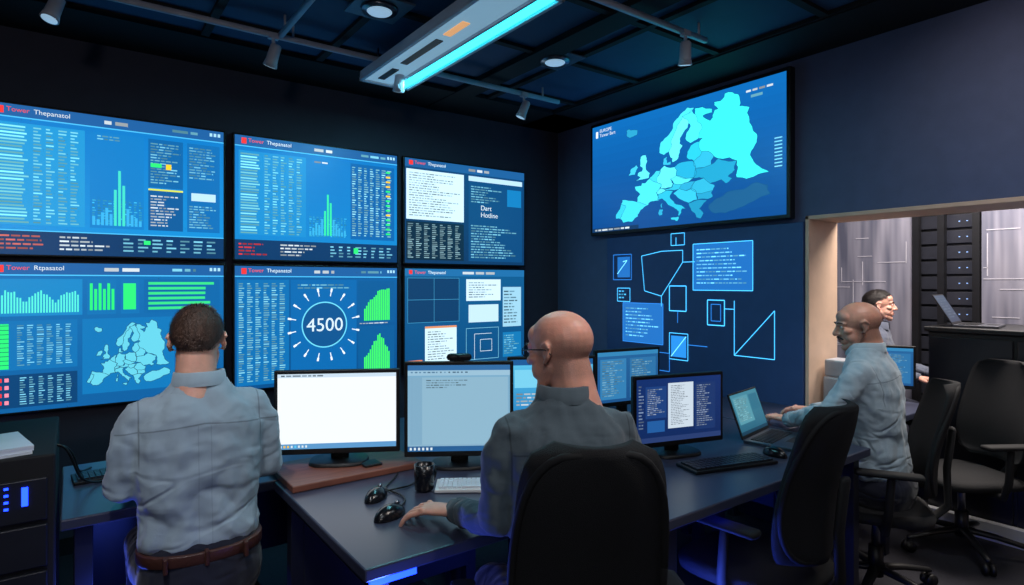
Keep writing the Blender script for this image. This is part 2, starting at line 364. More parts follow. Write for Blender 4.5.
def d_u1(c):
    gradbg(c,(10,108,178),(18,128,192)); header(c)
    c.rect(.02,.12,.37,.80,(26,134,190),1)
    c.table(.03,.14,.16,.80,1,30,(130,225,235),full=True,fill=.5); c.table(.17,.14,.36,.80,4,30,(120,210,228))
    c.rect(.39,.12,.62,.80,(14,112,178),1); c.text(.42,.14,.58,.18,2,PALE)
    for i,v in enumerate([.15,.1,.22,.3,.2,.62,.95,.7,.3,.2,.15,.1]):
        c.rect(.40+i*.018,.78-.42*v,.412+i*.018,.78,(60,200,180) if i in(5,6,7) else (50,160,210),3)
    c.table(.40,.60,.62,.78,10,10,(60,180,220),2)
    c.rect(.64,.12,.80,.48,(10,90,150),1); c.text(.65,.15,.79,.46,15,PALE)
    c.rect(.82,.12,.98,.80,(12,98,162),1); c.text(.83,.15,.97,.4,12,PALE); c.rect(.64,.50,.80,.80,(10,80,136),1); c.text(.65,.54,.79,.78,11,W)
    c.rect(.72,.30,.745,.34,(230,190,40),4); c.rect(.65,.30,.70,.33,GRN,4); c.rect(.84,.5,.96,.56,(170,205,220),3); c.text(.83,.6,.97,.78,9,PALE)
    c.rect(.64,.49,.80,.503,(200,210,80),3)
    c.rect(0,.84,1,1,(8,50,92),1); c.rect(0,.835,1,.842,(70,175,225),2)
    c.text(.02,.87,.24,.98,4,(220,110,100)); c.text(.27,.87,.5,.98,4,W); c.table(.53,.87,.98,.98,7,4,PALE); c.rect(.62,.88,.65,.91,GRN,4)
def d_u2(c):
    gradbg(c,(10,106,176),(16,120,184)); header(c)
    c.rect(.02,.12,.40,.80,(22,126,186),1); c.table(.03,.14,.14,.80,1,30,(135,225,235),full=True,fill=.5); c.table(.16,.14,.39,.80,5,30,(120,210,228))
    c.text(.45,.14,.6,.17,1,W)
    for i,v in enumerate([.1,.18,.3,.25,.4,.6,1.,.8,.4,.3,.2,.1,.15]):
        c.rect(.42+i*.018,.78-.36*v,.432+i*.018,.78,(50,210,150) if i in(5,6,7) else (50,160,205),3)
    c.table(.42,.62,.66,.8,11,10,(60,180,220),2)
    c.rect(.68,.12,.98,.80,(10,90,154),1); c.table(.69,.15,.97,.78,7,30,(150,220,230))
    for k in range(14): c.rect(.92,.16+k*.044,.95,.176+k*.044,random.choice([GRN,GRN,(230,190,40)]),4)
    c.rect(0,.84,1,1,(8,50,92),1); c.text(.02,.87,.2,.98,4,RED); c.text(.25,.87,.5,.98,4,W); c.table(.55,.87,.98,.98,8,4,PALE); c.rect(.7,.88,.73,.93,GRN,4)
def d_u3(c):
    gradbg(c,(12,62,106),(10,50,88)); c.rect(0,0,1,.08,(26,84,138),1); c.rect(.03,.018,.06,.06,RED,3); c.text(.5,.03,.8,.055,1,W,fill=1)
    c.rect(.01,.10,.46,.58,(190,220,232),1); c.text(.03,.13,.44,.56,18,(160,195,212),3)
    c.rect(.01,.60,.46,.97,(10,38,58),1); c.table(.02,.62,.45,.96,7,18,(140,180,190))
    c.rect(.50,.10,.98,.97,(12,66,112),1); c.rect(.5,.1,.98,.15,(170,205,225),2); c.text(.52,.20,.8,.38,7,PALE); c.text(.52,.60,.95,.95,13,PALE)
    c.rect(.84,.2,.97,.38,(18,114,172),2)
def d_l1(c):
    gradbg(c,(14,98,158),(12,82,138)); header(c)
    c.rect(.01,.11,.36,.36,(20,118,174),1); c.bars(.02,.15,.35,.34,30,(80,215,195),fn=lambda t:.35+.5*abs(math.sin(t*9))*random.uniform(.6,1),gap=.4)
    c.rect(.38,.11,.50,.36,(14,100,158),1)
    for k in range(6): c.rect(.39+k*.018,.14+.04*(k%2),.402+k*.018,.33,GRN,3)
    c.rect(.52,.11,.60,.36,(14,100,158),1); c.rect(.53,.14,.585,.33,GRN,3)
    c.rect(.62,.11,.98,.36,(12,90,148),1)
    for k in range(6): c.rect(.64,.13+k*.037,.64+random.uniform(.24,.33),.15+k*.037,(50,200,120),3)
    c.rect(.01,.39,.34,.72,(14,100,158),1); c.rect(.02,.41,.08,.71,GRN,3)
    for k in range(10): c.rect(.02,.42+k*.029,.08,.424+k*.029,(10,80,90),4)
    c.table(.11,.42,.33,.70,6,18,PALE)
    c.rect(.36,.39,.76,.92,(14,104,162),1); europe(c,.38,.41,.74,.88,(90,185,205),2)
    c.rect(.78,.39,.98,.95,(10,80,134),1); c.table(.79,.42,.97,.93,4,30,PALE)
    c.rect(.01,.75,.34,.97,(8,58,102),1)
    for k in range(4): c.rect(.03,.77+k*.05,.055,.795+k*.05,RED,3); c.rect(.065,.77+k*.05,.08,.795+k*.05,(230,130,150),3)
    c.table(.12,.77,.33,.96,6,12,PALE)
def d_l2(c):
    gradbg(c,(10,84,142),(8,68,120)); header(c)
    c.rect(.01,.11,.30,.97,(12,98,158),1); c.table(.02,.14,.29,.95,6,44,(130,205,220))
    c.rect(.31,.11,.72,.97,(10,92,154),1)
    cx,cy=.515,.5
    R=lambda r,a:(cx+r*math.cos(a)/c.w*c.h,cy+r*math.sin(a))
    for k in range(60):
        a0=2*math.pi*k/60; a1=a0+2*math.pi/60*1.05
        c.poly([R(.190,a0),R(.190,a1),R(.200,a1),R(.200,a0)],(100,200,225),3)
        c.poly([(cx,cy),R(.19,a1),R(.19,a0)],(14,74,126),2)
    for k in range(16):
        a=2*math.pi*(k+.5)/16; c.line(R(.25,a),R(.32,a),W,.006); c.line(R(.29,a),R(.32,a),W,.013)
    c.text(.35,.15,.68,.2,2,PALE); c.text(.36,.90,.66,.95,2,PALE)
    for (y0,y1,f) in ((.14,.48,lambda t:.35+.65*math.sin(min(1,t*1.3)*1.6)*random.uniform(.75,1)),(.55,.93,lambda t:.3+.6*math.exp(-(t-.55)**2*9)*random.uniform(.85,1.1))):
        c.rect(.73,y0-.02,.98,y1+.02,(10,80,134),1); c.bars(.77,y0+.03,.95,y1,14,(60,225,90),gap=.25,fn=f)
    c.text(.74,.5,.97,.52,1,W)
def d_l3(c):
    gradbg(c,(14,80,126),(10,68,114)); c.rect(0,0,1,.07,(28,98,150),1); c.text(.45,.025,.8,.05,1,W,fill=1); c.rect(.03,.014,.055,.052,RED,3)
    c.rect(.02,.09,.42,.52,(12,54,92),1); c.frame(.02,.09,.42,.52,(60,140,180),.003); c.line((.02,.3),(.42,.3),(60,140,180),.003); c.line((.22,.09),(.22,.52),(60,140,180),.003)
    c.rect(.48,.10,.78,.32,(190,216,228),2); c.text(.5,.13,.76,.3,7,(150,185,205),3)
    c.rect(.50,.36,.76,.54,(175,206,220),2); c.rect(.80,.18,.97,.60,(140,188,210),2); c.text(.81,.22,.96,.58,11,(100,145,170),3)
    c.rect(.15,.56,.40,.92,(190,216,226),2); c.text(.17,.61,.38,.9,12,(155,185,200),3); c.rect(.15,.56,.4,.58,(200,130,90),3)
    c.frame(.48,.60,.76,.92,(120,190,210),.003); c.line((.55,.92),(.55,.66),W,.003); c.line((.55,.66),(.7,.66),W,.003); c.frame(.60,.72,.70,.84,W,.003)
    c.rect(.80,.66,.97,.92,(18,106,160),2); c.text(.81,.69,.96,.9,9,PALE); c.rect(.02,.88,.13,.9,(220,120,70),3)
Z0,Z1,Z2,Z3=.793,1.588,1.606,2.40
cols=[(-.36,.758),(.798,1.909),(1.948,3.067)]
for (a0,a1),du,dl in zip(cols,(d_u1,d_u2,d_u3),(d_l1,d_l2,d_l3)):
    for z0,z1,d in ((Z2,Z3,du),(Z0,Z1,dl)):
        e,w,h=wall_display(a0,a1,z0,z1,d)
        text_obj('title_red','Tower',.034,m_txtr,e,(-w*.42,-.0585,h*.437))
        text_obj('title_white','Thepanatol' if d is not d_l1 else 'Rtpasatol',.034,m_txt,e,(-w*.42+.11,-.0585,h*.437))
        if d is d_l2: text_obj('gauge_number','4500',.125,m_txt,e,(.016*w,-.06,-.042),align='CENTER')
        if d is d_u3: text_obj('label','Dart\nHotline',.055,m_txt,e,(.10*w,-.0585,.045))
# map display
e=empty('map_display',(AR,(1.872+3.556)/2,(1.85+2.747)/2),-90)
w,h=1.684,.897
b=MB(); b.box(-w/2,w/2,-.075,-.02,-h/2,h/2); b.box(-.4,.4,-.02,0,-.25,.25); b.obj('housing',m_black,e,bevel=.006)
c=Cv(w-.05,h-.05)
gradbg(c,(12,96,166),(8,66,130)); europe(c,.16,.03,.94,.97); c.rect(.025,.05,.04,.11,W,3); c.text(.84,.06,.95,.075,1,W,fill=1); c.text(.86,.1,.95,.12,1,PALE,fill=1)
for k in range(9): c.rect(.955,.45+k*.025,.985,.458+k*.025,PALE,3)
c.rect(0,.965,.3,1,(8,46,86),3); c.text(.02,.975,.25,.99,1,W,4,fill=1)
c.obj('picture',m_scr,e,(0,-.0755,0))
text_obj('map_title','EUROPE\nTower Bart',.036,m_txt,e,(-w*.435,-.079,h*.41))

# ---------------------------------------------------------------- desks
def desk(a0,a1,b0,b1,z=.74,led=None):
    e=empty('desk',((a0+a1)/2,(b0+b1)/2,0)); w=a1-a0;d=b1-b0
    b=MB(); b.box(-w/2,w/2,-d/2,d/2,z-.035,z); b.obj('top',[m_desk],e,bevel=.005)
    b=MB()
    for sx in (-1,1):
        for sy in (-1,1): b.cb((sx*(w/2-.06),sy*(d/2-.06),(z-.035)/2),(.05,.05,z-.035))
        b.cb((sx*(w/2-.06),0,z-.06),(.05,d-.12,.05))
    b.box(-w/2+.08,w/2-.08,d/2-.09,d/2-.07,.25,z-.035)
    b.obj('frame',m_deskedge,e,bevel=.003)
    if led:
        b=MB()
        for (p0,p1) in led: b.box(min(p0[0],p1[0])-e.location.x-.006,max(p0[0],p1[0])-e.location.x+.006,min(p0[1],p1[1])-e.location.y-.006,max(p0[1],p1[1])-e.location.y+.006,p0[2],p1[2])
        b.obj('led_strip',m_blue,e)
    return e
desk(.60,1.46,1.45,2.295,led=[((.63,1.475,.68),(.75,1.475,.70))])
desk(1.475,2.85,1.2,1.995,led=[((1.685,1.35,.10),(1.685,1.35,.60)),((1.80,1.45,.10),(1.80,1.45,.60)),((1.72,1.25,.69),(1.86,1.25,.70))])
desk(-.03,1.46,2.305,2.98,led=[((.02,2.36,.10),(.02,2.36,.60))])
desk(1.475,2.85,2.005,2.75)
desk(2.86,3.44,1.60,2.30)
desk(3.50,4.15,1.38,1.79)
b=MB(); b.box(.615,1.12,2.12,2.44,.741,.765); b.obj('monitor_riser_board',m_wood,bevel=.004)

# ---------------------------------------------------------------- monitors
def monitor(a,bb,rz,w,h,zb,draw,zd=.741,name='computer_monitor',m=m_scrhi,web=False):
    e=empty(name,(a,bb,0),rz)
    zc=zb+h/2
    b=MB(); b.box(-w/2,w/2,-.014,.010,zb,zb+h); b.box(-w*.32,w*.32,.010,.035,zb+h*.15,zb+h*.8); b.obj('housing',m_black,e,bevel=.004)
    b=MB(); b.loft([(0,.045,zd+.01),(0,.048,zd+.15),(0,.03,zc)],[(.035,.010)]*3,mi=0,dome=False,e=4)
    b.loft([(0,.03,zd),(0,.03,zd+.012)],[(.115,.085),(.11,.08)],dome=False,e=3,n=28)
    b.obj('stand',m_black,e,bevel=.002)
    bz=.014
    c=Cv(w-2*bz,h-2*bz-.008); draw(c); c.obj('picture',m,e,(0,-.0145,zc+.004))
    if web:
        b=MB(); b.loft([(-.035,-.002,zb+h+.016),(.035,-.002,zb+h+.016)],[.015,.015],ref=(0,0,1)); b.box(-.02,.02,-.01,.02,zb+h-.01,zb+h+.006)
        b.cyl((0,-.018,zb+h+.016),(0,-.013,zb+h+.016),.009); b.obj('webcam',m_black,e)
    return e
def s_white(c):
    c.rect(0,0,1,1,(240,246,250),0); c.rect(0,0,1,.05,(200,220,236),1); c.rect(0,.93,1,1,(90,150,200),1)
    for k in range(8): c.rect(.02+k*.03,.95,.035+k*.03,.98,random.choice([W,(240,190,60),(90,200,240)]),2)
    c.text(.03,.015,.4,.035,1,(160,185,205),fill=1)
def s_app(c):
    gradbg(c,(118,166,196),(132,172,196)); c.rect(0,0,1,.06,(48,104,158),1); c.rect(0,.06,1,.12,(150,188,210),1); c.rect(.02,.14,.98,.92,(138,178,200),1)
    c.table(.03,.075,.6,.11,14,1,(90,140,178)); c.text(.18,.17,.6,.28,4,(128,168,192)); c.rect(0,.94,1,1,(36,90,142),1); c.rect(.02,.14,.14,.92,(124,166,192),2)
    for k in range(6): c.rect(.02+k*.04,.955,.04+k*.04,.985,W,2)
def s_blue(c):
    gradbg(c,(90,190,230),(40,130,190)); c.rect(0,0,1,.1,(30,90,150),1); c.rect(.05,.18,.95,.5,(120,205,235),1); c.rect(0,.9,1,1,(20,60,110),1); c.text(.07,.6,.9,.85,4,W)
def s_cols(c):
    gradbg(c,(34,96,150),(28,80,134)); c.rect(0,0,1,.08,(50,130,180),1); c.rect(.04,.14,.46,.94,(50,124,176),1); c.rect(.52,.14,.96,.94,(44,112,164),1); c.text(.07,.18,.43,.9,16,(130,185,210)); c.text(.55,.18,.93,.9,16,(130,185,210))
def s_docs(c):
    gradbg(c,(18,46,104),(16,40,90)); c.rect(0,.92,1,1,(40,60,110),1)
    c.rect(.10,.12,.34,.62,(28,62,122),1); c.text(.12,.16,.32,.58,14,(170,188,212)); c.rect(.36,.08,.66,.80,(200,214,226),1); c.text(.39,.12,.63,.76,24,(165,180,196)); c.rect(.68,.10,.93,.86,(26,52,104),1); c.text(.70,.14,.91,.82,20,(160,178,206)); c.rect(.12,.66,.32,.84,(34,90,156),1); c.text(.02,.1,.08,.8,14,(130,152,186))
def s_teal(c):
    gradbg(c,(64,130,150),(40,96,120)); c.rect(.05,.08,.6,.75,(84,148,164),1); c.text(.08,.13,.56,.7,12,(150,200,205)); c.rect(.64,.1,.95,.5,(46,108,132),1); c.rect(0,.92,1,1,(24,60,82),1)
monitor(.838,2.29,-29,.475,.325,.808,s_white,zd=.766)
monitor(1.24,2.045,-33,.43,.375,.785,s_app,web=True)
monitor(1.906,2.27,-28,.44,.31,.80,s_blue)
monitor(2.40,2.23,-9,.43,.30,.82,s_cols)
monitor(2.077,1.64,-15,.455,.30,.785,s_docs)
monitor(4.0,1.63,-62,.36,.26,.83,s_cols)

m_key=mat('key_plastic',(34,36,44),.4)
def keyboard(a,bb,rz,z,w=.40,d=.13,m=m_black,mk=None,name='keyboard'):
    e=empty(name,(a,bb,z),rz)
    b=MB(); b.box(-w/2,w/2,-d/2,d/2,0,.012); b.obj('case',m,e,bevel=.003)
    b=MB(); nc=17;nr=5
    for r in range(nr):
        for k in range(nc):
            if r==0 and 4<k<10: continue
            x=-w/2+.012+(w-.024)*(k+.5)/nc; y=-d/2+.012+(d-.024)*(r+.5)/nr
            b.cb((x,y,.0155),((w-.024)/nc*.84,(d-.024)/nr*.82,.007))
    b.cb((-w/2+.012+(w-.024)*7.5/nc,-d/2+.012+(d-.024)*.5/nr,.0155),((w-.024)/nc*4.8,(d-.024)/nr*.82,.007))
    b.obj('keys',mk or m_key,e)
keyboard(2.12,1.43,-15,.741)
keyboard(.17,2.74,4,.741,w=.34)
keyboard(1.17,1.80,-34,.741,w=.30,d=.12,m=m_whitep,mk=m_white)
m_mouse=mat('mouse_plastic',(16,17,22),.22)
def mouse(a,bb,rz,z,s=1.):
    e=empty('computer_mouse',(a,bb,z),rz)
    b=MB(); b.ell((0,0,.0),(.034*s,.058*s,.036*s),n=28,k=18,fn=lambda q:(q[0]*(1-.1*abs(q[1])/.058),q[1],max(0,q[2]))); b.obj('shell',m_mouse,e)
    b=MB(); b.cyl((-.004,.03*s,.032*s),(.004,.03*s,.032*s),.008*s); b.obj('wheel',m_metal,e)
mouse(.80,1.735,-70,.741,1.05); mouse(.83,1.91,-50,.741); mouse(2.40,1.39,-10,.741)
def cable(name,pts,r=.003):
    cu=bpy.data.curves.new(name,'CURVE'); cu.dimensions='3D'; cu.bevel_depth=r; sp=cu.splines.new('NURBS'); sp.points.add(len(pts)-1)
    for p,q in zip(sp.points,pts): p.co=(*q,1)
    sp.use_endpoint_u=True; sp.order_u=4; cu.materials.append(m_black); o=bpy.data.objects.new(name,cu); COL.objects.link(o)
cable('mouse_cable',[(.83,1.76,.75),(.90,1.80,.746),(.92,1.90,.745),(.87,1.98,.745),(.95,2.03,.745),(1.0,2.1,.745)])
cable('mouse_cable',[(.86,1.93,.75),(.93,1.95,.746),(.98,1.93,.745),(1.03,2.0,.745),(1.1,2.05,.745)])
cable('power_cable',[(-.06,2.50,.93),(-.02,2.48,.95),(.01,2.50,.85),(.03,2.62,.75),(.10,2.66,.745)],.004)
cable('power_cable',[(-.06,2.60,.90),(-.01,2.62,.92),(.02,2.64,.80),(.02,2.80,.75),(.06,2.88,.745)],.004)
# mug
e=empty('coffee_mug',(1.00,1.885,.741),20)
b=MB(); n=32
prof=[(.0,.002),(.028,.002),(.033,.006),(.035,.05),(.036,.092),(.033,.092),(.031,.05),(.029,.01),(0,.01)]
vs=[];fs=[]
for r,z in prof:
    for k in range(n): vs.append((max(r,.0005)*math.cos(2*math.pi*k/n),max(r,.0005)*math.sin(2*math.pi*k/n),z))
for i in range(len(prof)-1):
    for k in range(n): fs.append((i*n+k,i*n+(k+1)%n,(i+1)*n+(k+1)%n,(i+1)*n+k))
b.add(vs,fs,0,True)
b.loft([(.033,0,.075),(.055,0,.072),(.06,0,.045),(.05,0,.022),(.033,0,.022)],[.005]*5,ref=(0,1,0),n=10)
b.obj('body',mat('mug_glaze',(18,20,26),.25),e)
b=MB(); b.box(.90,.97,2.17,2.24,.766,.774); b.obj('mobile_phone',m_black,bevel=.003)
# laptop
def laptop(a,bb,rz,z,draw,w=.32,ang=20,d=.22):
    e=empty('laptop',(a,bb,z),rz)
    b=MB(); b.box(-w/2,w/2,-d/2,d/2,0,.014); b.obj('base',m_metal,e,bevel=.003)
    b=MB()
    for r in range(5):
        for k in range(13): b.cb((-w/2+.03+(w-.06)*(k+.5)/13,d/2-.03-r*.02,.0155),((w-.06)/13*.85,.016,.003))
    b.box(-.05,.05,-d/2+.012,-d/2+.07,.014,.0148); b.obj('keys',m_black,e)
    hh=.21
    l=empty('lid',(0,d/2,.014),0,e); l.rotation_euler=(math.radians(-ang),0,0)
    b=MB(); b.box(-w/2,w/2,0,.007,0,hh); b.obj('lid_shell',m_black,l,bevel=.003)
    c=Cv(w-.02,hh-.024); draw(c); c.obj('picture',m_scrhi,l,(0,-.0006,hh/2+.003))
    return e
laptop(2.64,1.50,10,.741,s_teal)

# ---------------------------------------------------------------- equipment rack + paper on the left
e=empty('equipment_rack',(-.31,2.62,0))
b=MB(); b.box(-.27,.27,-.32,.32,0,.95); b.obj('cabinet',m_blackm,e,bevel=.006)
b=MB()
for k in range(6):
    z=.06+k*.14; b.box(-.25,.25,-.335,-.318,z,z+.125)
b.obj('units',[mat('rack_unit',(28,30,38),.4)],e,bevel=.003)
b=MB()
for k in range(6):
    z=.06+k*.14
    for j in range(9): b.box(-.22+j*.03,-.205+j*.03,-.338,-.334,z+.03,z+.095)
b.obj('vents',m_black,e)
b=MB()
for z in (.805,.825,.845,.865):
    for j in range(6): b.box(.03+j*.024,.040+j*.024,-.339,-.334,z,z+.006)
b.box(.19,.205,-.339,-.334,.81,.865); b.obj('status_leds',m_blue,e)
e=empty('paper_stack',(-.21,2.44,.951),12)
for k in range(3):
    b=MB(); b.cb((random.uniform(-.008,.008),random.uniform(-.008,.008),.004+k*.0085),(.18,.25,.008)); b.obj('sheets_%d'%(k+1),m_white,e)

# ---------------------------------------------------------------- chairs
def office_chair(a,bb,rz,top=1.05,W_=.44,name='office_chair',arms=True,yb=-.21):
    e=empty(name,(a,bb,0),rz)
    b=MB(); b.loft([(0,.02,.385),(0,.02,.395),(0,.02,.425),(0,.02,.44)],[(.20,.20),(.235,.235),(.24,.24),(.21,.21)],ref=(1,0,0),dome=False,e=4,n=40); b.obj('seat',m_fabric,e)
    b=MB(); N=20;K=24; vs=[];fs=[]
    for layer in (0,1):
        for i in range(K+1):
            v=.004+.992*i/K; t=abs(2*v-1)
            hw=W_/2*(1-t**5)**(1/5)*(1-.10*v)
            for j in range(N+1):
                u=-1+2*j/N
                y=yb-.07*v+.055*u*u+.02*math.sin(v*math.pi*1.5)
                vs.append((u*hw,y-(.03 if layer else 0)*(1-.5*abs(u)**3),.50+(top-.50)*v))
    M=(N+1)*(K+1)
    for i in range(K):
        for j in range(N):
            q=i*(N+1)+j; fs.append((q,q+1,q+N+2,q+N+1)); fs.append((M+q,M+q+N+1,M+q+N+2,M+q+1))
    for i in range(K):
        for j in (0,N):
            q=i*(N+1)+j; r=(q,q+N+1,M+q+N+1,M+q); fs.append(r if j==0 else r[::-1])
    for j in range(N): fs.append((j,M+j,M+j+1,j+1)); q=K*(N+1)+j; fs.append((q,q+1,M+q+1,M+q))
    b.add(vs,fs,0,True); b.obj('backrest',m_fabric,e)
    b=MB(); pts=[]
    for k in range(40):
        an=2*math.pi*k/39; v=.5+.47*math.sin(an); v=min(.985,max(.015,v)); t=abs(2*v-1)
        hw=W_/2*(1-t**5)**(1/5)*(1-.10*v)*1.0; u=math.cos(an); u=math.copysign(min(1,abs(u)**.35),u) 
        pts.append((u*hw,yb-.07*v+.055*u*u+.02*math.sin(v*math.pi*1.5)-.02,.50+(top-.50)*v))
    b.loft(pts,[.010]*len(pts),ref=(0,1,0),n=8)
    b.loft([(0,0,.37),(0,yb+.0,.37),(0,yb-.075,.45),(0,yb-.07,.62),(0,yb-.09,.80)],[(.035,.014)]*5,ref=(1,0,0),n=12)
    if arms:
        for sx in (-1,1):
            b.loft([(sx*.10,0,.375),(sx*.265,0,.38),(sx*.285,-.01,.46),(sx*.285,-.02,.62)],[.018,.018,.018,.016],ref=(0,1,0),n=10)
            b.loft([(sx*.285,-.13,.64),(sx*.285,.11,.64)],[(.035,.013)]*2,ref=(1,0,0),n=14,e=3)
    b.obj('frame',m_blackm,e)
    b=MB(); b.cyl((0,0,.08),(0,0,.22),.032); b.cyl((0,0,.2),(0,0,.385),.018,mi=1); b.cb((0,0,.375),(.2,.2,.03))
    for k in range(5):
        an=2*math.pi*k/5+.3; cx,cy=math.cos(an),math.sin(an)
        b.loft([(0,0,.12),(cx*.15,cy*.15,.105),(cx*.30,cy*.30,.075)],[(.026,.018),(.022,.014),(.016,.012)],ref=(-cy,cx,0),n=10)
        for s_ in (-1,1):
            o_=.016*s_; b.cyl((cx*.30-cy*(o_-.009),cy*.30+cx*(o_-.009),.03),(cx*.30-cy*(o_+.009),cy*.30+cx*(o_+.009),.03),.029)
    b.obj('base',[m_black,m_metal],e)
    return e

# ---------------------------------------------------------------- people
def skin_mat(name,col,stubble=None,low=-.07,high=.03,amt=.5):
    m=mat(name,col,.45,var=.10,vscale=30,bump=.07,bscale=260,sss=.18)
    if stubble:
        nt=m.node_tree; p=nt.nodes['Principled BSDF']; src=p.inputs['Base Color'].links[0].from_socket
        tc=nt.nodes.new('ShaderNodeTexCoord'); sp=nt.nodes.new('ShaderNodeSeparateXYZ'); nt.links.new(tc.outputs['Object'],sp.inputs[0])
        def mr(sock,a0,a1,b0=0,b1=1):
            q=nt.nodes.new('ShaderNodeMapRange'); q.interpolation_type='SMOOTHSTEP'
            q.inputs[1].default_value=a0;q.inputs[2].default_value=a1;q.inputs[3].default_value=b0;q.inputs[4].default_value=b1
            nt.links.new(sock,q.inputs[0]); return q.outputs[0]
        def mul(x,y):
            q=nt.nodes.new('ShaderNodeMath');q.operation='MULTIPLY'
            for i,v in enumerate((x,y)):
                if isinstance(v,float): q.inputs[i].default_value=v
                else: nt.links.new(v,q.inputs[i])
            return q.outputs[0]
        f=mul(mul(mr(sp.outputs['Z'],high-.03,high+.03,1,0),mr(sp.outputs['Z'],low-.02,low+.01)),mr(sp.outputs['Y'],.02,.045,1,0))
        ns=nt.nodes.new('ShaderNodeTexNoise'); ns.inputs['Scale'].default_value=420; nt.links.new(tc.outputs['Object'],ns.inputs['Vector'])
        f=mul(mul(f,mr(ns.outputs['Fac'],.3,.7,.55,1.)),float(amt))
        mx=nt.nodes.new('ShaderNodeMix'); mx.data_type='RGBA'; nt.links.new(f,mx.inputs['Factor']); nt.links.new(src,mx.inputs[6]); mx.inputs[7].default_value=lin(stubble)
        nt.links.new(mx.outputs[2],p.inputs['Base Color'])
    return m
m_eye=mat('eye_white',(225,222,215),.2,var=.02); m_iris=mat('iris_brown',(50,34,24),.2); m_lip=mat('lip_skin',(176,104,94),.5)

